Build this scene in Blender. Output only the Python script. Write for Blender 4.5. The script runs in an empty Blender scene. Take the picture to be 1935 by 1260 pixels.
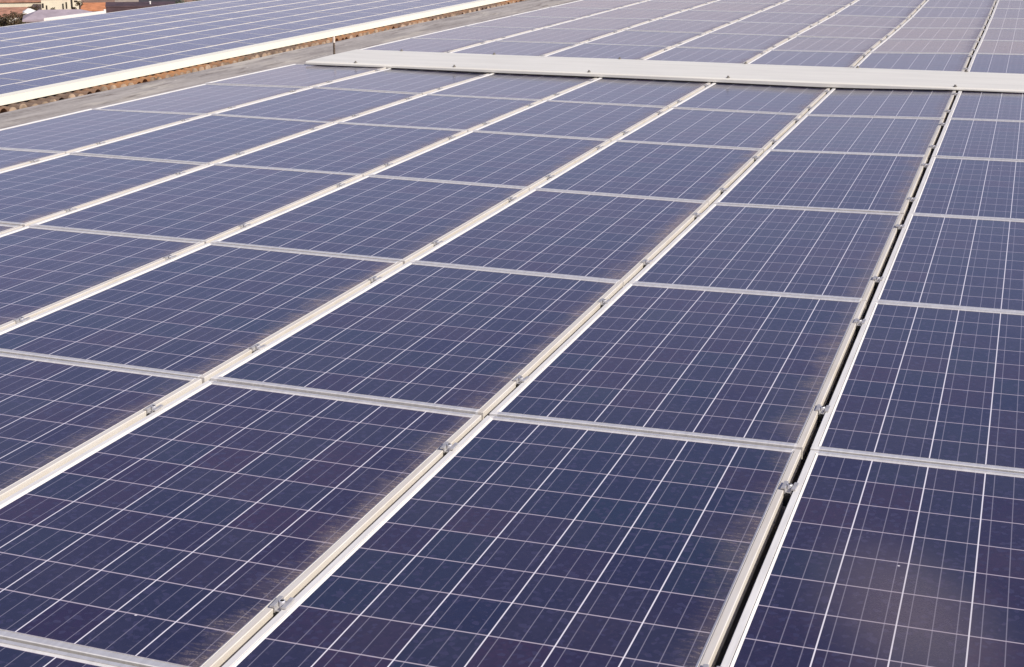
import bpy, bmesh, math, random
from mathutils import Vector, Matrix
random.seed(7)
D = bpy.data
SC = bpy.context.scene
COL = SC.collection

# ------------------------------------------------------------------ camera, sky, sun, exposure
F_PX, W_PX, H_PX = 2751.65, 1935.0, 1260.0
CAM = Vector((1.47433, -4.15968, 1.63606))
RIGHT = Vector((0.94411219, 0.32947865, 0.00979776))
DOWN = Vector((0.10607962, -0.27555700, -0.95541376))
FWD = Vector((-0.31208859, 0.90305712, -0.29510769))
cd = D.cameras.new("camera")
cd.sensor_fit = 'HORIZONTAL'
cd.sensor_width = 36.0
cd.lens = F_PX * 36.0 / W_PX
cd.clip_start = 0.05
cd.clip_end = 5000.0
cam = D.objects.new("camera", cd)
COL.objects.link(cam)
m = Matrix.Identity(4)
for i in range(3):
    m[i][0] = RIGHT[i]; m[i][1] = -DOWN[i]; m[i][2] = -FWD[i]; m[i][3] = CAM[i]
cam.matrix_world = m
SC.camera = cam

SUN_EL, SUN_ROT = math.radians(38.0), math.radians(110.0)
world = D.worlds.new("World")
SC.world = world
world.use_nodes = True
wn = world.node_tree
for n in list(wn.nodes):
    wn.nodes.remove(n)
wo = wn.nodes.new('ShaderNodeOutputWorld')
bg = wn.nodes.new('ShaderNodeBackground')
sky = wn.nodes.new('ShaderNodeTexSky')
sky.sky_type = 'NISHITA'
sky.sun_disc = False
sky.sun_elevation = SUN_EL
sky.sun_rotation = SUN_ROT
sky.altitude = 50.0
sky.air_density = 1.0
sky.dust_density = 0.05
sky.ozone_density = 1.0
bg.inputs['Strength'].default_value = 0.107
wb = wn.nodes.new('ShaderNodeMix')          # camera white balance of the photo leans to magenta
wb.data_type = 'RGBA'
wb.blend_type = 'MULTIPLY'
wb.inputs['Factor'].default_value = 1.0
wb.inputs[7].default_value = (1.17, 0.88, 1.02, 1.0)
wn.links.new(sky.outputs['Color'], wb.inputs[6])
wn.links.new(wb.outputs[2], bg.inputs['Color'])
wn.links.new(bg.outputs['Background'], wo.inputs['Surface'])

sd = D.lights.new("sun", 'SUN')
sd.energy = 5.0
sd.angle = math.radians(0.5)
sd.color = (1.0, 0.93, 0.82)
sun = D.objects.new("sun", sd)
COL.objects.link(sun)
sdir = Vector((math.cos(SUN_EL) * math.sin(SUN_ROT), math.cos(SUN_EL) * math.cos(SUN_ROT), math.sin(SUN_EL)))
sun.rotation_euler = sdir.to_track_quat('Z', 'Y').to_euler()
sun.location = (20, -10, 20)

SC.view_settings.view_transform = 'Standard'
SC.view_settings.look = 'None'
SC.view_settings.gamma = 1.0
SC.view_settings.use_curve_mapping = False
SC.view_settings.exposure = 0.0


# ------------------------------------------------------------------ helpers
def tag(o, label=None, cat=None, group=None, kind=None):
    if label: o['label'] = label
    if cat: o['category'] = cat
    if group: o['group'] = group
    if kind: o['kind'] = kind
    return o


def empty(name, loc=(0, 0, 0)):
    o = D.objects.new(name, None)
    o.empty_display_size = 0.2
    o.location = loc
    COL.objects.link(o)
    return o


def mesh_obj(name, bm, mat, parent=None, smooth=False):
    me = D.meshes.new(name)
    bm.normal_update()
    if smooth:
        for f in bm.faces: f.smooth = True
    bm.to_mesh(me)
    bm.free()
    if mat is not None:
        me.materials.append(mat)
    o = D.objects.new(name, me)
    COL.objects.link(o)
    if parent is not None:
        o.parent = parent
    return o


def add_box(bm, lo, hi, mtx=None):
    vs = []
    for z in (lo[2], hi[2]):
        for x, y in ((lo[0], lo[1]), (hi[0], lo[1]), (hi[0], hi[1]), (lo[0], hi[1])):
            v = Vector((x, y, z))
            if mtx is not None: v = mtx @ v
            vs.append(bm.verts.new(v))
    for q in ((3, 2, 1, 0), (4, 5, 6, 7), (0, 1, 5, 4), (1, 2, 6, 5), (2, 3, 7, 6), (3, 0, 4, 7)):
        bm.faces.new([vs[i] for i in q])
    return vs


def add_poly_prism(bm, pts, off):
    """closed solid: polygon pts swept by vector off"""
    a = [bm.verts.new(Vector(p)) for p in pts]
    b = [bm.verts.new(Vector(p) + Vector(off)) for p in pts]
    n = len(a)
    bm.faces.new(a[::-1]); bm.faces.new(b)
    for i in range(n):
        bm.faces.new((a[i], a[(i + 1) % n], b[(i + 1) % n], b[i]))


def add_cyl(bm, base, top, r0, r1, n=10):
    base, top = Vector(base), Vector(top)
    ax = (top - base).normalized()
    q = ax.to_track_quat('Z', 'Y')
    A, B = [], []
    for i in range(n):
        a = 2 * math.pi * i / n
        d = q @ Vector((math.cos(a), math.sin(a), 0))
        A.append(bm.verts.new(base + d * r0)); B.append(bm.verts.new(top + d * r1))
    for i in range(n):
        bm.faces.new((A[i], A[(i + 1) % n], B[(i + 1) % n], B[i]))
    bm.faces.new(A[::-1]); bm.faces.new(B)


class NT:
    """small node-tree builder"""
    def __init__(self, name):
        self.mat = D.materials.new(name)
        self.mat.use_nodes = True
        self.t = self.mat.node_tree
        self.b = self.t.nodes['Principled BSDF']

    def n(self, typ, **kw):
        nd = self.t.nodes.new(typ)
        for k, v in kw.items(): setattr(nd, k, v)
        return nd

    def put(self, sock, v):
        if isinstance(v, bpy.types.NodeSocket): self.t.links.new(v, sock)
        elif isinstance(v, (tuple, list)):
            sock.default_value = (*v, 1.0) if len(v) == 3 and len(sock.default_value) == 4 else v
        else: sock.default_value = v

    def m(self, op, a, b=0.0, c=0.0, clamp=False):
        nd = self.n('ShaderNodeMath', operation=op, use_clamp=clamp)
        self.put(nd.inputs[0], a); self.put(nd.inputs[1], b); self.put(nd.inputs[2], c)
        return nd.outputs[0]

    def ramp(self, v, a, b, lo=0.0, hi=1.0):
        nd = self.n('ShaderNodeMapRange', interpolation_type='SMOOTHSTEP')
        self.put(nd.inputs['Value'], v)
        nd.inputs['From Min'].default_value = a; nd.inputs['From Max'].default_value = b
        nd.inputs['To Min'].default_value = lo; nd.inputs['To Max'].default_value = hi
        return nd.outputs['Result']

    def mix(self, f, a, b):
        nd = self.n('ShaderNodeMix', data_type='RGBA')
        self.put(nd.inputs['Factor'], f); self.put(nd.inputs['A'], a) if False else None
        self.put(nd.inputs[6], a); self.put(nd.inputs[7], b)
        return nd.outputs[2]

    def coord(self, kind='Object'):
        return self.n('ShaderNodeTexCoord').outputs[kind]

    def xyz(self, v):
        s = self.n('ShaderNodeSeparateXYZ'); self.put(s.inputs[0], v)
        return s.outputs

    def comb(self, x, y, z):
        s = self.n('ShaderNodeCombineXYZ')
        self.put(s.inputs[0], x); self.put(s.inputs[1], y); self.put(s.inputs[2], z)
        return s.outputs[0]

    def noise(self, vec, scale, detail=3.0, rough=0.55):
        nd = self.n('ShaderNodeTexNoise')
        self.put(nd.inputs['Vector'], vec)
        nd.inputs['Scale'].default_value = scale
        nd.inputs['Detail'].default_value = detail
        nd.inputs['Roughness'].default_value = rough
        return nd.outputs['Fac']

    def bump(self, h, strength, dist):
        nd = self.n('ShaderNodeBump')
        nd.inputs['Strength'].default_value = strength
        nd.inputs['Distance'].default_value = dist
        self.put(nd.inputs['Height'], h)
        self.t.links.new(nd.outputs[0], self.b.inputs['Normal'])


def plain(name, col, rough=0.7, var=0.25, scale=3.0, metallic=0.0, bump=0.0, stretch=(1, 1, 1)):
    k = NT(name)
    mp = k.n('ShaderNodeMapping')
    k.put(mp.inputs['Vector'], k.coord('Object'))
    mp.inputs['Scale'].default_value = stretch
    nz = k.noise(mp.outputs[0], scale, 5.0, 0.6)
    dark = tuple(c * (1 - var) for c in col)
    light = tuple(min(1, c * (1 + var)) for c in col)
    k.put(k.b.inputs['Base Color'], k.mix(k.ramp(nz, 0.3, 0.7), dark, light))
    k.b.inputs['Roughness'].default_value = rough
    k.b.inputs['Metallic'].default_value = metallic
    if bump: k.bump(nz, 0.5, bump)
    return k.mat


# ------------------------------------------------------------------ materials
PX, PY = 1.020635, 1.737174          # pitch of the columns and rows of modules
GW, GL = 0.946, 1.66929              # cell field of one module
CELL_X, CELL_Y = 0.158, GL / 10.0


def glass_material():
    k = NT("solar_cells")
    x, y, _ = k.xyz(k.coord('Object'))
    rnd = k.n('ShaderNodeObjectInfo').outputs['Random']
    xs = k.m('ADD', x, 0.001)
    # distance to lines
    ux = k.m('DIVIDE', xs, CELL_X)
    dx = k.m('MULTIPLY', k.m('ABSOLUTE', k.m('SUBTRACT', ux, k.m('ROUND', ux))), CELL_X)
    uy = k.m('DIVIDE', y, CELL_Y)
    dy = k.m('MULTIPLY', k.m('ABSOLUTE', k.m('SUBTRACT', uy, k.m('ROUND', uy))), CELL_Y)
    ub = k.m('SUBTRACT', k.m('MULTIPLY', ux, 3.0), 0.5)
    db = k.m('MULTIPLY', k.m('ABSOLUTE', k.m('SUBTRACT', ub, k.m('ROUND', ub))), CELL_X / 3.0)
    colgap = k.ramp(dx, 0.0010, 0.0023, 1.0, 0.0)
    rowgap = k.ramp(dy, 0.0014, 0.0030, 1.0, 0.0)
    bus = k.ramp(db, 0.0007, 0.0017, 1.0, 0.0)
    # per-cell and per-module tone, crystal flakes
    cid = k.comb(k.m('FLOOR', ux), k.m('FLOOR', uy), k.m('MULTIPLY', rnd, 91.0))
    wnz = k.n('ShaderNodeTexWhiteNoise', noise_dimensions='3D')
    k.put(wnz.inputs['Vector'], cid)
    cr = wnz.outputs['Value']
    vo = k.n('ShaderNodeTexVoronoi')
    k.put(vo.inputs['Vector'], k.comb(x, y, k.m('MULTIPLY', rnd, 37.0)))
    vo.inputs['Scale'].default_value = 75.0
    fl = k.xyz(vo.outputs['Color'])[0]
    base = k.mix(rnd, (0.016, 0.008, 0.046), (0.009, 0.015, 0.056))
    base = k.mix(k.m('MULTIPLY', cr, 0.85), base, (0.040, 0.017, 0.052))
    base = k.mix(k.m('MULTIPLY', k.xyz(wnz.outputs['Color'])[2], 0.6), base, (0.010, 0.028, 0.060))
    base = k.mix(k.m('MULTIPLY', fl, 0.55), base, (0.008, 0.011, 0.038))
    base = k.mix(k.ramp(fl, 0.72, 1.0, 0.0, 0.5), base, (0.050, 0.046, 0.110))
    c = k.mix(k.m('MULTIPLY', bus, 0.58), base, (0.31, 0.29, 0.36))
    c = k.mix(k.m('MULTIPLY', rowgap, 0.78), c, (0.58, 0.50, 0.56))
    c = k.mix(colgap, c, (0.86, 0.82, 0.86))
    # dirt washed down to the right-hand (low) edge of every module
    amt = k.n('ShaderNodeTexWhiteNoise', noise_dimensions='1D')
    k.put(amt.inputs['W'], k.m('MULTIPLY', rnd, 731.0))
    amt = k.m('ADD', 0.45, k.m('MULTIPLY', amt.outputs['Value'], 0.60))
    vec = k.comb(k.m('ADD', k.m('MULTIPLY', x, 16.0), k.m('MULTIPLY', y, 3.0)), k.m('MULTIPLY', y, 95.0), k.m('MULTIPLY', rnd, 50.0))
    streak = k.noise(vec, 1.0, 4.0, 0.7)
    low = k.noise(k.comb(k.m('MULTIPLY', x, 5.0), k.m('MULTIPLY', y, 4.0), k.m('MULTIPLY', rnd, 70.0)), 1.0, 4.0, 0.65)
    fine = k.noise(k.comb(x, y, rnd), 240.0, 2.0, 0.7)
    wob = k.m('ADD', x, k.m('MULTIPLY', k.m('SUBTRACT', low, 0.5), 0.22))
    edge = k.ramp(wob, 0.83, 0.98)
    film = k.m('MULTIPLY', k.m('MULTIPLY', edge, edge), k.m('ADD', 0.35, k.m('MULTIPLY', fine, 0.9)))
    st = k.m('MULTIPLY', edge, k.m('MULTIPLY', k.ramp(streak, 0.50, 0.62), k.ramp(fine, 0.35, 0.60)))
    dl = k.m('ABSOLUTE', k.m('SUBTRACT', x, k.m('ADD', 0.921, k.m('MULTIPLY', low, 0.012))))
    ln = k.m('MULTIPLY', k.ramp(dl, 0.0015, 0.004, 1.0, 0.0), k.ramp(streak, 0.52, 0.62))
    dirt = k.m('MULTIPLY', amt, k.m('ADD', k.m('MULTIPLY', film, 0.48), k.m('MULTIPLY', st, 0.85)), clamp=True)
    dirt = k.m('MAXIMUM', dirt, k.m('MULTIPLY', k.m('MULTIPLY', ln, amt), 0.45))
    # thin overall dust
    gen = k.noise(k.comb(k.m('MULTIPLY', x, 2.0), k.m('MULTIPLY', y, 2.0), k.m('MULTIPLY', rnd, 20.0)), 1.3, 4.0, 0.6)
    spk = k.noise(k.comb(x, y, k.m('MULTIPLY', rnd, 9.0)), 70.0, 2.0, 0.6)
    dust = k.m('ADD', k.m('MULTIPLY', k.ramp(gen, 0.35, 0.75), 0.035), k.m('MULTIPLY', k.ramp(spk, 0.58, 0.74), 0.05))
    # one module carries a broad soft brown-grey patch
    at = k.n('ShaderNodeAttribute', attribute_type='OBJECT', attribute_name='soft_patch')
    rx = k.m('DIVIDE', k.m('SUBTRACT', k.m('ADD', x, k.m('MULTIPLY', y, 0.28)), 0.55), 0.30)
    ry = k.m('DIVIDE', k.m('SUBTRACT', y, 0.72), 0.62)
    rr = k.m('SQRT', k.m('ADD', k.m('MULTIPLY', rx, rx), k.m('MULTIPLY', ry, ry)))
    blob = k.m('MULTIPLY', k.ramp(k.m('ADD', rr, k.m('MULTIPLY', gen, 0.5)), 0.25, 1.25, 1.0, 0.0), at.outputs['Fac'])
    dust = k.m('ADD', dust, k.m('MULTIPLY', k.m('MULTIPLY', blob, 0.30), k.m('ADD', 0.55, k.m('MULTIPLY', fine, 0.9))), clamp=True)  # the soft patch is mixed in along with the overall dust
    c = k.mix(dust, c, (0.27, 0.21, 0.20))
    c = k.mix(dirt, c, (0.40, 0.31, 0.25))
    # small droppings
    v2 = k.n('ShaderNodeTexVoronoi')
    k.put(v2.inputs['Vector'], k.comb(x, y, k.m('MULTIPLY', rnd, 13.0)))
    v2.inputs['Scale'].default_value = 5.0
    pick = k.ramp(k.xyz(v2.outputs['Color'])[1], 0.80, 0.82)
    spot = k.m('MULTIPLY', k.ramp(v2.outputs['Distance'], 0.012, 0.022, 1.0, 0.0), pick)
    c = k.mix(spot, c, (0.75, 0.70, 0.72))
    k.put(k.b.inputs['Base Color'], c)
    k.put(k.b.inputs['Roughness'], k.m('ADD', 0.15, k.m('MULTIPLY', k.m('ADD', dirt, dust), 0.45)))
    k.b.inputs['IOR'].default_value = 1.5
    k.b.inputs['Sheen Weight'].default_value = 0.04       # fine dust on the glass
    k.b.inputs['Sheen Roughness'].default_value = 0.45
    k.b.inputs['Sheen Tint'].default_value = (1.0, 0.95, 0.97, 1.0)
    return k.mat


def frame_material():
    k = NT("anodised_aluminium")
    co = k.coord('Object')
    x, y, z = k.xyz(co)
    rnd = k.n('ShaderNodeObjectInfo').outputs['Random']
    nz = k.noise(k.comb(k.m('MULTIPLY', x, 60.0), k.m('MULTIPLY', y, 5.0), k.m('MULTIPLY', rnd, 30.0)), 1.0, 4.0, 0.6)
    c = k.mix(k.ramp(nz, 0.3, 0.75), (0.74, 0.715, 0.68), (0.87, 0.845, 0.80))
    right = k.ramp(x, 0.9520, 0.9545)
    soil = k.m('MULTIPLY', right, k.m('ADD', 0.35, k.m('MULTIPLY', k.ramp(nz, 0.25, 0.75), 0.60)))
    c = k.mix(soil, c, (0.61, 0.55, 0.465))
    k.put(k.b.inputs['Base Color'], c)
    k.b.inputs['Roughness'].default_value = 0.45
    k.b.inputs['Anisotropic'].default_value = 0.75
    # the grain runs along each bar of the frame
    cross = k.m('MAXIMUM', k.m('MULTIPLY', k.m('LESS_THAN', y, 0.0), k.m('LESS_THAN', k.m('ABSOLUTE', k.m('SUBTRACT', x, GW / 2)), GW / 2)),
                k.m('MULTIPLY', k.m('GREATER_THAN', y, GL), k.m('LESS_THAN', k.m('ABSOLUTE', k.m('SUBTRACT', x, GW / 2)), GW / 2)))
    k.put(k.b.inputs['Tangent'], k.comb(cross, k.m('SUBTRACT', 1.0, cross), 0.0))
    k.put(k.b.inputs['Metallic'], k.m('ADD', 0.05, k.m('MULTIPLY', cross, 0.48)))
    return k.mat


M_GLASS = glass_material()
M_FRAME = frame_material()
M_CLAMP = plain("bare_aluminium", (0.48, 0.465, 0.455), 0.4, 0.15, 30, 0.35)
M_BOLT = plain("stainless_steel", (0.74, 0.73, 0.74), 0.3, 0.08, 40, 0.4)
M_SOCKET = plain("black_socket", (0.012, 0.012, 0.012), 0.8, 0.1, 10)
M_PLATE = plain("cream_painted_sheet", (0.77, 0.745, 0.66), 0.5, 0.05, 2.2, stretch=(0.5, 3.0, 1))
M_SCREW = plain("grey_screw", (0.20, 0.185, 0.16), 0.5, 0.2, 20)


# ------------------------------------------------------------------ height field of the slightly wavy array
ZT = {
    -5: [(-4, -.002), (4, -.010), (9.9, -.038), (13.2, -.053), (18, -.080), (22, -.10)],
    -4: [(-4, .0), (2.8, .001), (6.9, .006), (8.6, -.020), (10.9, -.024), (13.2, -.041), (18.3, -.063), (22, -.08)],
    -3: [(-4, .0), (1.7, .0), (5.2, .006), (6.9, .0), (8.0, -.012), (11, -.015), (13.2, -.016), (16.2, -.034), (18.6, -.05), (22, -.065)],
    -2: [(-4, .003), (1.7, .005), (5.2, .012), (8.6, .0), (11.6, -.005), (15, -.022), (19, -.037), (22, -.05)],
    -1: [(-4, .008), (1.7, .006), (5.2, .011), (8.5, .008), (12.3, .002), (15.9, -.024), (19.3, -.026), (22, -.03)],
    0: [(-4, .012), (0, .012), (3.5, .007), (5.2, .017), (8.5, .013), (9.9, .025), (11.3, .030), (13, .008), (14.7, -.015), (16.7, -.026), (19.5, -.003), (22, .0)],
    1: [(-4, .034), (0, .034), (3.5, .032), (5.2, .046), (6.85, .048), (8.5, .050), (11.3, .066), (13, .036), (16.4, .006), (22, .012)],
}


def zat(s, y):
    if s > 1: return zat(1, y) + 0.02 * (s - 1)
    t = ZT[s]
    if y <= t[0][0]: return t[0][1]
    for (a, za), (b, zb) in zip(t, t[1:]):
        if y <= b: return za + (zb - za) * (y - a) / (b - a)
    return t[-1][1]


def zx(x, y):
    u = x / PX
    s = max(-5, min(2, math.floor(u)))
    f = u - s
    return zat(s, y) * (1 - f) + zat(min(s + 1, 3), y) * f


# ------------------------------------------------------------------ the buildings that carry the arrays
GROUND_NEAR, GROUND_FAR = -9.0, -30.0


def roof_felt():
    k = NT("weathered_roof_felt")
    co = k.coord('Object')
    x, y, z = k.xyz(co)
    n1 = k.noise(k.comb(k.m('MULTIPLY', x, 7.0), k.m('MULTIPLY', y, 0.7), 0.0), 1.0, 6.0, 0.65)
    n2 = k.noise(co, 28.0, 4.0, 0.7)
    c = k.mix(k.ramp(n1, 0.32, 0.68), (0.235, 0.205, 0.185), (0.44, 0.40, 0.36))
    c = k.mix(k.m('MULTIPLY', k.ramp(n2, 0.35, 0.7), 0.45), c, (0.50, 0.46, 0.41))
    n3 = k.noise(k.comb(k.m('MULTIPLY', x, 1.6), k.m('MULTIPLY', y, 0.45), 4.0), 1.0, 5.0, 0.7)
    c = k.mix(k.m('MULTIPLY', k.ramp(n3, 0.50, 0.66), 0.7), c, (0.60, 0.545, 0.45))
    n4 = k.noise(k.comb(k.m('MULTIPLY', x, 11.0), k.m('MULTIPLY', y, 1.1), 9.0), 1.0, 4.0, 0.7)
    c = k.mix(k.m('MULTIPLY', k.ramp(n4, 0.54, 0.66), 0.75), c, (0.15, 0.115, 0.095))
    vo = k.n('ShaderNodeTexVoronoi'); k.put(vo.inputs['Vector'], co); vo.inputs['Scale'].default_value = 9.0
    pk = k.ramp(k.xyz(vo.outputs['Color'])[0], 0.75, 0.8)
    c = k.mix(k.m('MULTIPLY', k.ramp(vo.outputs['Distance'], 0.06, 0.14, 1.0, 0.0), pk), c, (0.72, 0.66, 0.58))
    k.put(k.b.inputs['Base Color'], c)
    k.b.inputs['Roughness'].default_value = 0.85
    k.bump(n2, 0.6, 0.006)
    return k.mat


M_FELT = roof_felt()
M_WALL = plain("rendered_wall", (0.46, 0.42, 0.38), 0.9, 0.15, 1.2)
bld = tag(empty('flat_roof_building', (-1.4, 7.0, GROUND_NEAR)),
          'flat roofed building under the near panels, its bare grey felt edge showing', 'building')


def child_of(o, p):
    o.parent = p
    o.matrix_parent_inverse = Matrix.Translation(-p.location)
    return o


bm = bmesh.new()
EDGE = []
N = 60
for i in range(N + 1):
    yy = -7.5 + i * (24.5 + 7.5) / N
    EDGE.append((-6.19 + 0.012 * math.sin(yy * 1.7) + random.uniform(-.006, .006), yy))
ptop = [(x, y, -0.155) for x, y in EDGE] + [(3.6, 24.5, -0.155), (3.6, -7.5, -0.155)]
add_poly_prism(bm, ptop, (0, 0, -0.30))
bmesh.ops.recalc_face_normals(bm, faces=bm.faces)
child_of(mesh_obj('roof', bm, M_FELT), bld)
bm = bmesh.new()
add_box(bm, (-6.05, -7.3, GROUND_NEAR - 1.0), (3.45, 24.3, -0.457))
child_of(mesh_obj('wall', bm, M_WALL), bld)

# ------------------------------------------------------------------ solar module prototype
IN = {'l': .026, 'r': .026, 'n': .030, 'f': .020}     # visible frame widths left, right, near, far


def frame_mesh():
    bm = bmesh.new()
    # (fraction of the frame width from the glass outwards, height)
    prof = [(-0.03, -0.0042), (0.0, -0.0032), (0.20, -0.0002), (0.225, -0.0045), (0.30, -0.0045), (0.325, 0.0),
            (0.94, 0.0), (1.0, -0.0016), (1.0, -0.041), (0.25, -0.041), (0.25, -0.012)]
    rings = []
    for d, z in prof:
        l, r, n, f = (IN[q] * d for q in 'lrnf')
        rings.append([bm.verts.new(p) for p in ((-l, -n, z), (GW + r, -n, z), (GW + r, GL + f, z), (-l, GL + f, z))])
    for a, b in zip(rings, rings[1:]):
        for i in range(4):
            bm.faces.new((a[i], a[(i + 1) % 4], b[(i + 1) % 4], b[i]))
    bmesh.ops.recalc_face_normals(bm, faces=bm.faces)
    if bm.faces[0].normal.z < 0 and False: pass
    return bm


def glass_mesh():
    bm = bmesh.new()
    add_box(bm, (-.004, -.004, -.010), (GW + .004, GL + .004, -.0042))
    return bm


proto = empty('solar_panel')
p_frame = mesh_obj('frame', frame_mesh(), M_FRAME, proto)
p_glass = mesh_obj('glass', glass_mesh(), M_GLASS, proto)
bm = bmesh.new()
add_box(bm, (GW / 2 - .055, GL - .30, -.034), (GW / 2 + .055, GL - .19, -.0105))
p_box = mesh_obj('junction_box', bm, M_SOCKET, proto)
first = [True]


def new_panel():
    if first[0]:
        first[0] = False
        return proto, p_glass
    r = proto.copy(); COL.objects.link(r)
    g = None
    for ch in (p_frame, p_glass, p_box):
        c = ch.copy(); COL.objects.link(c); c.parent = r
        if ch is p_glass: g = c
    return r, g


ORD = ['first', 'second', 'third', 'fourth', 'fifth', 'sixth', 'seventh', 'eighth', 'ninth', 'tenth']
# row starts (near edge of the cell field) and scale along the row
ROWS = [(-1 * PY - PY, 1.0), (-PY, 1.0), (0.0, 1.0), (1.737, 1.02), (3.505, 0.985), (5.216, 0.945), (6.860, 0.955)]
y0 = 9.60
for i in range(7):
    ROWS.append((y0 + i * 1.718, 0.985))
N_BEFORE = 7


def row_name(i):
    if i < N_BEFORE: return ORD[N_BEFORE - 1 - i] + ' row before the cover plate'
    return ORD[i - N_BEFORE] + ' row behind the cover plate'


def col_name(c):
    return {1: 'just right of the dark gap', 2: 'second column right of gap', 0: 'just left of the dark gap'}.get(
        c, ORD[-c] + ' column left of dark gap')


for c in range(-5, 3):
    for r, (ys, sc) in enumerate(ROWS):
        if r == 0 and c < -2: continue
        z00, z10 = zat(c, ys), zat(c + 1, ys)
        z01, z11 = zat(c, ys + GL * sc), zat(c + 1, ys + GL * sc)
        o, g = new_panel()
        sxx = ((z10 - z00) + (z11 - z01)) / 2 / PX
        syy = ((z01 - z00) + (z11 - z10)) / 2 / (GL * sc)
        zm = (z00 + z10 + z01 + z11) / 4 - sxx * PX / 2 - syy * GL * sc / 2
        # tiny individual unevenness of the mounting
        sxx += random.uniform(-.0016, .0016); syy += random.uniform(-.0020, .0020)
        jx, jy = random.uniform(-.0012, .0012), random.uniform(-.0015, .0015)
        o.location = (c * PX + jx, ys + jy, zm)
        o.rotation_euler = (math.atan(syy), -math.atan(sxx), random.uniform(-.0007, .0007))
        o.scale = (1, sc, 1)
        look = 'blue solar panel'
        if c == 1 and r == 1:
            look = 'brown patched solar panel'
            g['soft_patch'] = 1.0
        elif c in (0, -1) and r == 1: look = 'dark navy solar panel'
        elif r >= N_BEFORE: look = 'greyish reflecting solar panel'
        tag(o, '%s, %s, %s' % (look, row_name(r), col_name(c)), 'solar panel', 'solar panels of the near array')

# ------------------------------------------------------------------ panel clamps between the columns
def clamp_mesh():
    bm = bmesh.new()
    t = .0028
    top, flo = .0055, -.0085
    pr = [(-.0205, .001), (-.0205, top - .001), (-.0195, top), (-.0095, top), (-.0080, top - .001), (-.0075, flo + t), (.0075, flo + t),
          (.0080, top - .001), (.0095, top), (.0195, top), (.0205, top - .001), (.0205, .001), (.0100, .001), (.0098, flo - .030),
          (.0070, flo - .030), (.0070, flo), (-.0070, flo), (-.0070, flo - .030), (-.0098, flo - .030), (-.0100, .001)]
    add_poly_prism(bm, [(x, -.026, z) for x, z in pr], (0, .052, 0))
    bmesh.ops.recalc_face_normals(bm, faces=bm.faces)
    return bm


def bolt_mesh():
    bm = bmesh.new()
    add_cyl(bm, (0, 0, -.0057), (0, 0, .0075), .0074, .0074, 16)
    add_cyl(bm, (0, 0, .0075), (0, 0, .0085), .0074, .0066, 16)
    add_cyl(bm, (0, 0, -.150), (0, 0, -.0060), .0038, .0038, 8)
    return bm


def socket_mesh():
    bm = bmesh.new()
    add_cyl(bm, (0, 0, .0086), (0, 0, .0090), .0052, .0052, 6)
    return bm


cp = empty('panel_clamp')
c_br = mesh_obj('bracket', clamp_mesh(), M_CLAMP, cp)
c_bo = mesh_obj('bolt', bolt_mesh(), M_BOLT, cp)
c_so = mesh_obj('socket', socket_mesh(), M_SOCKET, c_bo)
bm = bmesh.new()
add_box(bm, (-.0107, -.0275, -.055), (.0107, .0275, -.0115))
c_shade = mesh_obj('shade_block', bm, M_SOCKET, cp)  # black block added to stand in for shade under the clamp
cfirst = True
for s in range(-4, 2):
    for r, (ys, sc) in enumerate(ROWS):
        if r == 0: continue
        for e, off in (('near', .322), ('far', 1.376)):
            yy = ys + off * sc + random.uniform(-.012, .012)
            x = s * PX - .0375
            if cfirst:
                o = cp; cfirst = False
            else:
                o = cp.copy(); COL.objects.link(o)
                a = c_br.copy(); COL.objects.link(a); a.parent = o
                b = c_bo.copy(); COL.objects.link(b); b.parent = o
                e_ = c_shade.copy(); COL.objects.link(e_); e_.parent = o
                d = c_so.copy(); COL.objects.link(d); d.parent = b
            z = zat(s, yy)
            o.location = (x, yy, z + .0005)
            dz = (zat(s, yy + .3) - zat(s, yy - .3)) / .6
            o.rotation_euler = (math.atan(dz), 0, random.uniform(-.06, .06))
            seam = 'on the dark gap' if s == 1 else ORD[-s] + ' seam left of dark gap'
            tag(o, 'metal clamp %s, %s end of %s' % (seam, e, row_name(r).replace('the ', '')),
                'clamp', 'metal clamps between the panel columns')

# aluminium rails under the clamps, glimpsed down the open gap
M_RAIL = plain("dull_rail_aluminium", (0.50, 0.48, 0.46), 0.5, 0.15, 20, 0.3)
for r in range(1, 7):
    ys, sc = ROWS[r]
    for e, off in (('near', .322), ('far', 1.376)):
        yy = ys + off * sc
        rr = tag(empty('mounting_rail', (0, yy, -.07)), 'aluminium mounting rail glimpsed in dark gap, %s end of %s' % (e, row_name(r)), 'rail', 'mounting rails under the near panels')
        bm = bmesh.new()
        pv = None
        for i in range(-5, 4):
            x = i * PX - .037
            z = zat(min(max(i, -5), 3), yy)
            cur = [bm.verts.new((x, dy, dz + z + .07)) for dy, dz in ((-.02, -.116), (.02, -.116), (.02, -.048), (-.02, -.048))]
            if pv:
                for q in range(4): bm.faces.new((pv[q], pv[(q + 1) % 4], cur[(q + 1) % 4], cur[q]))
            else: bm.faces.new(cur)
            pv = cur
        bm.faces.new(pv[::-1])
        bmesh.ops.recalc_face_normals(bm, faces=bm.faces)
        mesh_obj('rail', bm, M_RAIL, rr)

# ------------------------------------------------------------------ cream cover plate across the array
def plate_pts(x):
    return 8.39, 9.555


def plate_z(x):
    return 0.006 + 0.0116 * (x + 4.96)


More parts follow.
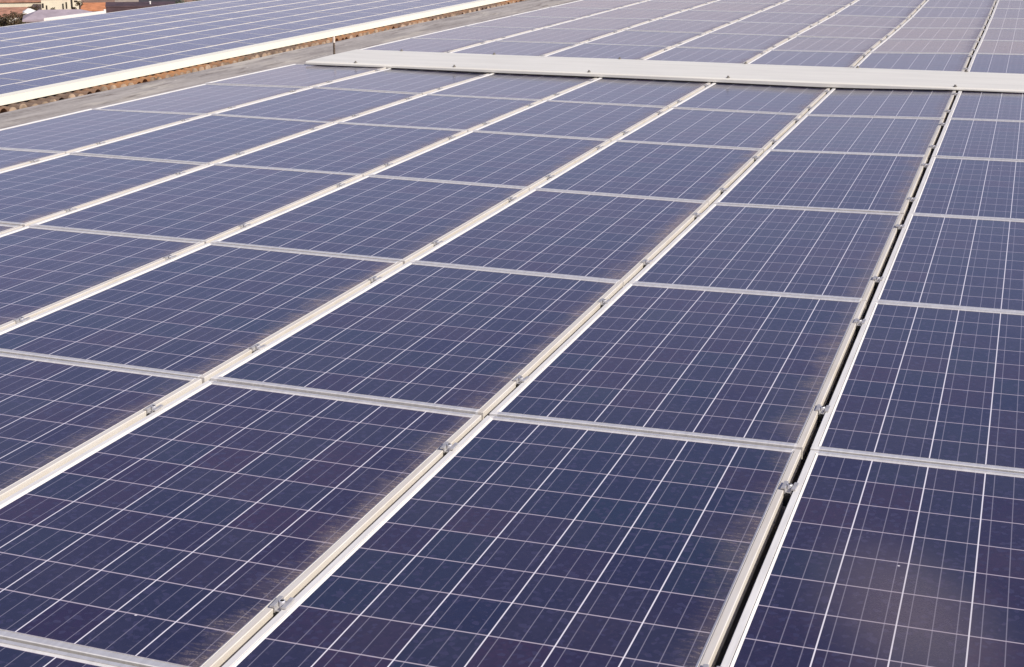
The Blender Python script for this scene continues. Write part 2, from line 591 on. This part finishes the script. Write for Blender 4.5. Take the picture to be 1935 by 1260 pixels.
plate = tag(empty('cover_plate', (-2.0, 9.0, 0.03)),
            'long cream sheet metal cover plate lying across the panels', 'cover plate')
bm = bmesh.new()
sect = []
XS = [-4.965 + i * (3.3 + 4.965) / 24 for i in range(25)]
rings = []
for x in XS:
    near, far = plate_pts(x)
    mid = (near + far) / 2
    z = plate_z(x) + 0.0006 * math.sin(x * 2.3)
    zb = min(z - .022, zx(x, 8.45) + .007)
    prof = [(near, zb), (near, z - .012), (near + .004, z - .006), (near + .012, z - .0018), (near + .024, z),
            (mid, z + .003), (far - .022, z), (far - .012, z - .0015), (far - .004, z - .006), (far, z - .014), (far, z - .028),
            (far - .003, z - .028), (far - .006, z - .018), (near + .008, z - .018), (near + .003, zb)]
    rings.append([bm.verts.new((x, yy, zz)) for yy, zz in prof])
for a, b in zip(rings, rings[1:]):
    n = len(a)
    for i in range(n):
        bm.faces.new((a[i], a[(i + 1) % n], b[(i + 1) % n], b[i]))
bm.faces.new(rings[0][::-1]); bm.faces.new(rings[-1])
bmesh.ops.recalc_face_normals(bm, faces=bm.faces)
child_of(mesh_obj('sheet', bm, M_PLATE), plate)
for x, side in ((-4.456, 0), (-3.46, 0), (-2.172, 0), (-.922, 0), (.962, 0), (2.2, 0), (-4.465, 1), (-3.47, 1), (-2.19, 1), (-.974, 1), (.05, 1), (1.0, 1), (2.1, 1)):
    near, far = plate_pts(x)
    yy = near + .03 if side == 0 else far - .03
    z = plate_z(x) + .002
    bm = bmesh.new()
    add_cyl(bm, (x, yy, z - .002), (x, yy, z + .004), .016, .016, 12)
    add_cyl(bm, (x, yy, z + .004), (x, yy, z + .016), .010, .009, 6)
    child_of(mesh_obj('screw', bm, M_SCREW), plate)

# short rod at the left end of the plate
M_RUST = plain("rusty_steel", (0.12, 0.085, 0.06), 0.8, 0.4, 60)
M_ROD = plain("pale_sleeve", (0.70, 0.60, 0.50), 0.6, 0.1, 30)
px_, py_ = -5.165, 9.42
rod = tag(empty('threaded_rod', (px_, py_, -0.155)), 'short dark rusty rod with pale tip, standing by the plate\'s left end', 'rod')
bm = bmesh.new()
add_cyl(bm, (px_, py_, -.156), (px_, py_, .075), .0105, .0095, 10)
for i in range(8):
    zz = -.14 + i * .026
    add_cyl(bm, (px_, py_, zz), (px_, py_, zz + .008), .0122, .0122, 10)
child_of(mesh_obj('rod', bm, M_RUST), rod)
bm = bmesh.new()
add_cyl(bm, (px_, py_, .0755), (px_, py_, .135), .013, .012, 10)
add_cyl(bm, (px_, py_, .1352), (px_, py_, .142), .009, .006, 8)
child_of(mesh_obj('tip', bm, M_ROD), rod)

# ------------------------------------------------------------------ second roof on the left with its own array
ZL = -2.92                 # level of the array's lower (right-hand) edge
TILT = math.radians(2.0)   # the left roof falls gently towards us
DL = 1.0206


def tile_mat():
    k = NT("clay_tiles")
    co = k.coord('Object')
    x, y, z = k.xyz(co)
    n1 = k.noise(k.comb(0.0, k.m('MULTIPLY', y, 0.16), 3.1), 1.0, 3.0, 0.5)
    n2 = k.noise(co, 9.0, 5.0, 0.65)
    c = k.mix(k.ramp(n1, 0.42, 0.60), (0.16, 0.105, 0.075), (0.40, 0.19, 0.075))
    c = k.mix(k.m('MULTIPLY', k.ramp(n2, 0.35, 0.7), 0.5), c, (0.22, 0.16, 0.125))
    k.put(k.b.inputs['Base Color'], c)
    k.b.inputs['Roughness'].default_value = 0.9
    return k.mat


M_TILE = tile_mat()  # tile tops mostly dark brown: shade under the fascia put into the colour
M_FASCIA = plain("cream_fascia_paint", (0.90, 0.86, 0.72), 0.55, 0.03, 0.8)
M_DECK = plain("dark_roof_sheet", (0.10, 0.095, 0.09), 0.8, 0.2, 2.0)
lb = tag(empty('tiled_eave_building', (-24.0, 34.0, GROUND_NEAR)),
         'building on the left with cream roof edge above orange brown eave tiles', 'building')
LY0, LY1 = 11.0, 70.0
XF = -19.25
bm = bmesh.new()
add_box(bm, (XF - .05, LY0, -3.042), (XF, LY1, -2.872))
add_box(bm, (XF - .34, LY0, -2.905), (XF - .0505, LY1, -2.875))
child_of(mesh_obj('fascia', bm, M_FASCIA), lb)
bm = bmesh.new()
rise = 8.5 * math.tan(TILT)
add_poly_prism(bm, [(XF - .08, LY0, -3.065), (XF - .08, LY0, -3.22), (XF - 8.5, LY0, -3.24 + rise), (XF - 8.5, LY0, -3.085 + rise)], (0, LY1 - LY0, 0))
bmesh.ops.recalc_face_normals(bm, faces=bm.faces)
child_of(mesh_obj('roof', bm, M_DECK), lb)
bm = bmesh.new()
add_box(bm, (XF - 8.4, LY0 + .1, GROUND_NEAR - 1.0), (XF - .20, LY1 - .1, -3.225))
child_of(mesh_obj('wall', bm, M_WALL), lb)
# barrel tiles whose rounded ends look out from under the roof edge
M_TILE_END = plain("lit_tile_ends", (0.33, 0.24, 0.165), 0.9, 0.6, 2.2)  # paler than the tops, so the ends look sunlit by colour
bt = bmesh.new()
pitch = .338
nt = int((LY1 - LY0) / pitch)
for i in range(nt):
    yc = LY0 + .17 + i * pitch
    dx = random.uniform(-.05, .05)
    dzz = random.uniform(-.03, .02)
    xb, xf = XF - .19, XF + .30 + dx
    zb, zf = -3.175, -3.190 + dzz
    r0, r1 = .125, .132
    A, B = [], []
    n = 8
    for j in range(n + 1):
        a = math.pi * j / n
        A.append(bt.verts.new((xb, yc - math.cos(a) * r0, zb + math.sin(a) * r0)))
        B.append(bt.verts.new((xf, yc - math.cos(a) * r1, zf + math.sin(a) * r1)))
    for j in range(n):
        bt.faces.new((A[j], A[j + 1], B[j + 1], B[j]))
    # rounded end capped in a paler tone, sunlit look put into colour
    if random.random() < .80:
        E = [bt.verts.new((xf + .004, yc - math.cos(math.pi * j / n) * r1 * 1.02, zf + math.sin(math.pi * j / n) * r1 * 1.02)) for j in range(n + 1)]
        E2 = [bt.verts.new(v.co + Vector((-.03, 0, 0))) for v in E]
        fs = [bt.faces.new(E), bt.faces.new(E2[::-1]), bt.faces.new((E[n], E2[n], E2[0], E[0]))]
        for j in range(n): fs.append(bt.faces.new((E[j], E2[j], E2[j + 1], E[j + 1])))
        for q in fs: q.material_index = 1
    yc2 = yc + pitch / 2
    P, Q = [], []
    for j in range(5):
        a = math.pi * j / 4
        P.append(bt.verts.new((xb, yc2 - math.cos(a) * .09, zb - .03 - math.sin(a) * .04)))
        Q.append(bt.verts.new((XF + .24, yc2 - math.cos(a) * .09, -3.215 - math.sin(a) * .04)))
    for j in range(4):
        bt.faces.new((P[j], P[j + 1], Q[j + 1], Q[j]))
bmesh.ops.recalc_face_normals(bt, faces=bt.faces)
_t = child_of(mesh_obj('eave_tiles', bt, M_TILE), lb)
_t.data.materials.append(M_TILE_END)
bm = bmesh.new()
add_box(bm, (XF - .19, LY0, -3.60), (XF + .20, LY1, -3.34))
child_of(mesh_obj('gutter_ledge', bm, M_FELT), lb)

# the far array's modules butt up end to end, so they get slimmer end bars
IN = {'l': .026, 'r': .026, 'n': .009, 'f': .007}
far_frame = D.meshes.new('frame_far')
_bm = frame_mesh(); _bm.normal_update(); _bm.to_mesh(far_frame); _bm.free()
far_frame.materials.append(M_FRAME)
NR = 32
strip = ['strip nearest the cream roof edge', 'second strip up from cream roof edge', 'third strip up from cream roof edge',
         'fourth strip up from cream roof edge', 'fifth strip up from cream roof edge', 'sixth strip up from cream roof edge',
         'strip below the uppermost on left roof', 'uppermost strip at left roof far edge']
TL = [4.857, 5.156, 5.42, 5.70, 5.968, 6.244, 6.525, 6.83]
for i in range(8):
    zl = ZL + (i + 1) * DL * math.sin(TILT)
    zr = ZL + i * DL * math.sin(TILT)
    xl = 1.474 - TL[i] * (1.636 - zl)
    xr = xl + DL if i == 0 else 1.474 - TL[i - 1] * (1.636 - zr)
    for r in range(NR):
        ys = 12.2 + r * 1.690 + (i % 3) * .55
        o, g = new_panel()
        for ch in o.children:
            if ch.name.startswith('frame'): ch.data = far_frame
        w = (xr - xl)
        o.scale = (w / PX, 1, 1)
        o.location = (xl + random.uniform(-.004, .004), ys, zl + random.uniform(-.003, .003))
        o.rotation_euler = (random.uniform(-.0015, .0015), TILT + random.uniform(-.002, .002), random.uniform(-.0006, .0006))
        tag(o, 'distant solar panel in the ' + strip[i], 'solar panel', 'panels in the ' + strip[i])

# ------------------------------------------------------------------ ground
def gz(x, y):
    d = math.hypot(x + 5, y - 10)
    t = max(0.0, min(1.0, (d - 60) / 110))
    t = t * t * (3 - 2 * t)
    return GROUND_NEAR + (GROUND_FAR - GROUND_NEAR) * t


bm = bmesh.new()
rad = [0, 20, 40, 60, 75, 90, 105, 120, 135, 150, 170, 220, 300, 420, 600, 1000, 2000, 4000]
ringv = []
for rr in rad:
    if rr == 0:
        ringv.append([bm.verts.new((-5, 10, GROUND_NEAR))]); continue
    row = []
    for a in range(48):
        x = -5 + rr * math.cos(2 * math.pi * a / 48); y = 10 + rr * math.sin(2 * math.pi * a / 48)
        row.append(bm.verts.new((x, y, gz(x, y))))
    ringv.append(row)
for a in range(48):
    bm.faces.new((ringv[0][0], ringv[1][a], ringv[1][(a + 1) % 48]))
for p, q in zip(ringv[1:], ringv[2:]):
    for a in range(48):
        bm.faces.new((p[a], q[a], q[(a + 1) % 48], p[(a + 1) % 48]))
bmesh.ops.recalc_face_normals(bm, faces=bm.faces)
tag(mesh_obj('ground', bm, plain("dry_ground", (0.27, 0.165, 0.11), 0.95, 0.35, 0.06), smooth=True), kind='structure')


# ------------------------------------------------------------------ the town below, seen over the left roof
def at(u, v, d):
    """world point on the sight line through photo pixel (u, v), d metres away along the ground"""
    r = RIGHT * ((u - W_PX / 2) / F_PX) + DOWN * ((v - H_PX / 2) / F_PX) + FWD
    return CAM + r * (d / math.hypot(r.x, r.y))


def basis(u0, u1, v, d):
    a, b = at(u0, v, d), at(u1, v, d)
    ex = Vector((b.x - a.x, b.y - a.y, 0))
    w = ex.length
    ex.normalize()
    ey = Vector((-ex.y, ex.x, 0))
    if ey.dot(Vector((FWD.x, FWD.y, 0))) < 0: ey = -ey
    return a, ex, ey, w


M_CREAM = plain("cream_render", (0.70, 0.63, 0.48), 0.9, 0.08, 0.5)
M_PALE = plain("pale_render", (0.66, 0.62, 0.56), 0.9, 0.08, 0.5)
M_DARKW = plain("window_glass_dark", (0.03, 0.026, 0.02), 0.3, 0.2, 1)
M_GREYROOF = plain("grey_roof_sheet", (0.36, 0.30, 0.33), 0.8, 0.14, 0.9)
M_REDROOF = plain("reddish_brown_tiles", (0.40, 0.20, 0.13), 0.9, 0.3, 0.7)
M_ORANGE = plain("orange_tiles", (0.50, 0.20, 0.09), 0.9, 0.22, 0.9)
M_MAROON = plain("dark_maroon_cladding", (0.075, 0.045, 0.05), 0.8, 0.3, 0.8)
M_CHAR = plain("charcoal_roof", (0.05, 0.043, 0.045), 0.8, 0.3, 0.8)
M_BEIGE = plain("beige_roof_sheet", (0.34, 0.275, 0.21), 0.9, 0.25, 0.8)
M_WHITE = plain("white_paint", (0.86, 0.84, 0.78), 0.6, 0.04, 0.8)


def house(name, label, u0, u1, v_eave, v_ridge, d, depth, wall_mat, roof_mat, hip=(0.0, 0.0), ridge_rise=None, windows=(), fascia=None, over=.3):
    """box walls down to the ground, hip or gable roof, optional windows as fractions of the front wall"""
    a, ex, ey, w = basis(u0, u1, v_eave, d)
    zg = gz(a.x, a.y) - .5
    mid = at((u0 + u1) / 2, v_ridge, d + depth / 2)
    rise = max(.25, mid.z - a.z) if ridge_rise is None else ridge_rise
    T = Matrix.Identity(4)
    for i in range(3):
        T[i][0] = ex[i]; T[i][1] = ey[i]; T[i][2] = (0, 0, 1)[i]
    T[0][3], T[1][3], T[2][3] = a.x, a.y, a.z
    root = tag(empty(name, (a.x, a.y, zg)), label, 'house')
    bm = bmesh.new()
    add_box(bm, (over, over, zg - a.z), (w - over, depth - over, -.02), T)
    child_of(mesh_obj('wall', bm, wall_mat), root)
    bm = bmesh.new()
    h0, h1 = hip[0] * w, hip[1] * w
    P = [(0, 0, 0), (w, 0, 0), (w, depth, 0), (0, depth, 0), (h0, depth / 2, rise), (w - h1, depth / 2, rise),
         (0, 0, -.18), (w, 0, -.18), (w, depth, -.18), (0, depth, -.18)]
    vs = [bm.verts.new(T @ Vector(p)) for p in P]
    for q in ((0, 1, 5, 4), (1, 2, 5), (2, 3, 4, 5), (3, 0, 4), (6, 7, 1, 0), (7, 8, 2, 1), (8, 9, 3, 2), (9, 6, 0, 3), (9, 8, 7, 6)):
        bm.faces.new([vs[i] for i in q])
    bmesh.ops.recalc_face_normals(bm, faces=bm.faces)
    child_of(mesh_obj('roof', bm, roof_mat), root)
    if fascia:
        f0, f1, hh = fascia
        bm = bmesh.new()
        add_box(bm, (f0 * w, -.12, -hh * .5), (f1 * w, -.003, hh * .5), T)
        child_of(mesh_obj('fascia', bm, M_WHITE), root)
    for (x0, x1, zt, zb) in windows:
        bm = bmesh.new()
        add_box(bm, (x0 * w, over - .09, zb), (x1 * w, over - .004, zt), T)
        child_of(mesh_obj('window', bm, M_DARKW), root)
    return root, T, w


# grey hipped roof with the bright white gutter edge, just past the left array
house('hip_roof_house', 'house with grey mauve hipped roof and bright white eave line behind left array',
      42, 203, 37.5, 17.5, 150, 5.0, M_PALE, M_GREYROOF, hip=(.20, .31), fascia=None)
a_, b_ = at(83, 37.0, 118), at(200.5, 22.4, 118)
ridge = tag(empty('white_roof_edge', a_), 'bright white straight roof edge just above the left array\'s far side', 'roof edge')
bm = bmesh.new()
dd = (b_ - a_)
e1 = Vector((dd.x, dd.y, 0)).normalized(); e2 = Vector((-e1.y, e1.x, 0))
add_poly_prism(bm, [a_ + Vector((0, 0, -.10)), b_ + Vector((0, 0, -.10)), b_ + Vector((0, 0, .10)), a_ + Vector((0, 0, .10))], e2 * .25)
bmesh.ops.recalc_face_normals(bm, faces=bm.faces)
child_of(mesh_obj('edge_board', bm, M_WHITE), ridge)
bm = bmesh.new()
g_ = gz(a_.x, a_.y) - .5
add_poly_prism(bm, [a_ + e2 * .02 + Vector((0, 0, -.104)), b_ + e2 * .02 + Vector((0, 0, -.104)),
                    Vector((b_.x, b_.y, g_)) + e2 * .02, Vector((a_.x, a_.y, g_)) + e2 * .02], e2 * .20)
bmesh.ops.recalc_face_normals(bm, faces=bm.faces)
child_of(mesh_obj('wall', bm, plain("grey_green_wall", (0.22, 0.23, 0.20), 0.9, 0.1, 0.5)), ridge)

# reddish roof with cream band at the far left
house('red_roof_house', 'long low house with reddish brown roof, below the cream band at top left',
      -60, 66, 31, 13.5, 300, 16.0, M_PALE, M_REDROOF)
house('cream_band_house', 'house with cream wall band and dark red roof at the top left corner',
      -70, 86, 4.2, -6, 330, 14.0, M_CREAM, M_REDROOF, windows=((.30, .34, -1.9, -3.2), (.62, .65, -1.9, -3.2)))
# small white gable
house('white_shed', 'tiny white gabled shed roof beside the bush', 43, 69, 24.5, 15.5, 262, 4.0, M_WHITE, M_WHITE, hip=(.38, .42), over=.1)
# cream house with dark openings
house('cream_house', 'cream house with dark narrow windows above the grey hipped roof', 74, 156, -4, -14, 318, 10.0, M_CREAM, M_PALE,
      windows=((.05, .09, -1.1, -2.0), (.14, .17, -1.5, -2.6), (.52, .55, -1.2, -2.3), (.60, .63, -.9, -2.2), (.72, .76, -.4, -2.2), (.80, .87, -.6, -.9), (.73, .80, -1.9, -2.5)))
# orange roof and the darker roofs to its right
house('orange_roof_house', 'house with orange tiled roof between the cream house and dark roofs', 150, 214, 19.5, 4.5, 296, 9.0, M_CREAM, M_ORANGE,
      hip=(.12, .05), fascia=(.72, 1.02, .35))
house('maroon_building', 'dark maroon flat building right of the orange roof', 199, 332, 11.5, 9.0, 205, 7.0, M_MAROON, M_MAROON, over=.05)
house('grey_eave_building', 'building with pale grey roof strip and black shadow under it', 217, 268, 6.2, -3, 262, 9.0, M_CHAR, M_BEIGE, over=.5)  # charcoal wall colour stands in for the shadow under the eave
house('charcoal_roof_house', 'house with charcoal roof at the picture\'s top, left of green trees', 262, 345, 5.5, -6, 240, 9.0, M_MAROON, M_CHAR, over=.2)

# white pipe on the maroon roof
p = at(284.5, 12.2, 206.5)
vp = tag(empty('vent_pipe', p), 'short white vent pipe on the dark maroon building', 'pipe')
bm = bmesh.new()
add_cyl(bm, p + Vector((0, 0, -.1)), p + Vector((-.05, 0, .62)), .10, .10, 10)
add_cyl(bm, p + Vector((-.05, 0, .622)), p + Vector((-.05, 0, .70)), .15, .13, 10)
child_of(mesh_obj('pipe', bm, M_WHITE), vp)


# ------------------------------------------------------------------ trees and bushes of the town
def leaf_mat(name, dark, light):
    k = NT(name)
    rnd = k.noise(k.coord('Object'), 1.6, 4.0, 0.7)
    k.put(k.b.inputs['Base Color'], k.mix(k.ramp(rnd, 0.3, 0.7), dark, light))
    k.b.inputs['Roughness'].default_value = 0.8
    return k.mat


M_LEAF = leaf_mat("brownish_leaves", (0.045, 0.038, 0.016), (0.13, 0.085, 0.045))
M_LEAF2 = leaf_mat("grey_green_leaves", (0.05, 0.06, 0.035), (0.13, 0.14, 0.10))
M_BARK = plain("dark_bark", (0.07, 0.045, 0.035), 0.9, 0.3, 4)


def tree(name, label, u, v_top, d, width, height, mat, nleaf=1500, leaf=.20, trunk=None):
    top = at(u, v_top, d)
    zg = gz(top.x, top.y) - .3
    root = tag(empty(name, (top.x, top.y, zg)), label, 'tree')
    cz = top.z - height / 2
    bm = bmesh.new()
    lobes = [(random.uniform(-.32, .32) * width, random.uniform(-.3, .3) * width, random.uniform(-.35, .30) * height, random.uniform(.16, .30)) for _ in range(12)]
    for _ in range(nleaf):
        lx, ly, lz, lr = random.choice(lobes)
        q = Vector((random.gauss(0, 1), random.gauss(0, 1), random.gauss(0, 1))).normalized() * (random.random() ** .4)
        c = Vector((top.x + lx + q.x * lr * width, top.y + ly + q.y * lr * width, min(top.z, cz + lz + q.z * lr * height)))
        n = (q + Vector((random.gauss(0, .6), random.gauss(0, .6), random.gauss(0, .6) + .3))).normalized()
        t = n.orthogonal().normalized(); t.rotate(Matrix.Rotation(random.uniform(0, 6.28), 3, n))
        b = n.cross(t); s = leaf * random.uniform(.5, 1.2)
        bm.faces.new([bm.verts.new(c + t * s), bm.verts.new(c + b * s * .5), bm.verts.new(c - t * s), bm.verts.new(c - b * s * .5)])
    child_of(mesh_obj('crown', bm, mat), root)
    bm = bmesh.new()
    base = Vector((top.x, top.y, zg))
    add_cyl(bm, base, Vector((top.x + .1, top.y, cz)), .30, .14, 9)
    for _ in range(6):
        q = Vector((random.uniform(-.35, .35) * width, random.uniform(-.35, .35) * width, random.uniform(0, .4) * height))
        st = Vector((top.x + .08, top.y, cz - height * .25))
        add_cyl(bm, st, st + q, .09, .03, 6)
    child_of(mesh_obj('trunk', bm, M_BARK), root)
    return root


tree('bushy_tree', 'brownish bushy tree at the left edge above the left array', 4, 24, 205, 2.6, 2.6, M_LEAF, 1500, .16)
tree('bushy_tree', 'dark bushy tree right beside the small white gable', 30, 19.5, 208, 2.8, 2.6, M_LEAF, 1700, .16)
tree('slim_tree', 'slim dark tree standing in front of the cream house\'s left corner', 60, 9.5, 280, 2.4, 1.0, M_LEAF, 500, .14)
tree('grey_green_tree', 'pale grey green tree at the top edge past the charcoal roof', 345, 0.5, 226, 5.0, 2.0, M_LEAF2, 1500, .18)
tree('grey_green_tree', 'grey green tree at the top edge above the left array\'s middle', 385, -3, 235, 4.5, 2.2, M_LEAF2, 1300, .18)
tree('garden_shrub', 'small dark shrub at the right corner of the cream house', 141, 11.5, 290, 1.1, .9, M_LEAF, 350, .10)
tree('garden_shrub', 'tiny dark shrub before the cream house, left of its middle', 100, 13.0, 292, 1.0, .8, M_LEAF, 300, .10)
tree('palm_like_tree', 'dark leaning tree between the cream house and orange roof', 149, 1.0, 288, 1.5, .9, M_LEAF, 420, .11)
p = at(70, 8, 278)
po = tag(empty('utility_pole', (p.x, p.y, gz(p.x, p.y))), 'dark slim post beside the small white gable', 'post')
bm = bmesh.new()
add_cyl(bm, (p.x, p.y, gz(p.x, p.y) - .3), p, .15, .11, 10)
add_box(bm, (p.x - .5, p.y - .05, p.z - .5), (p.x + .5, p.y + .05, p.z - .38))
child_of(mesh_obj('post', bm, M_BARK), po)
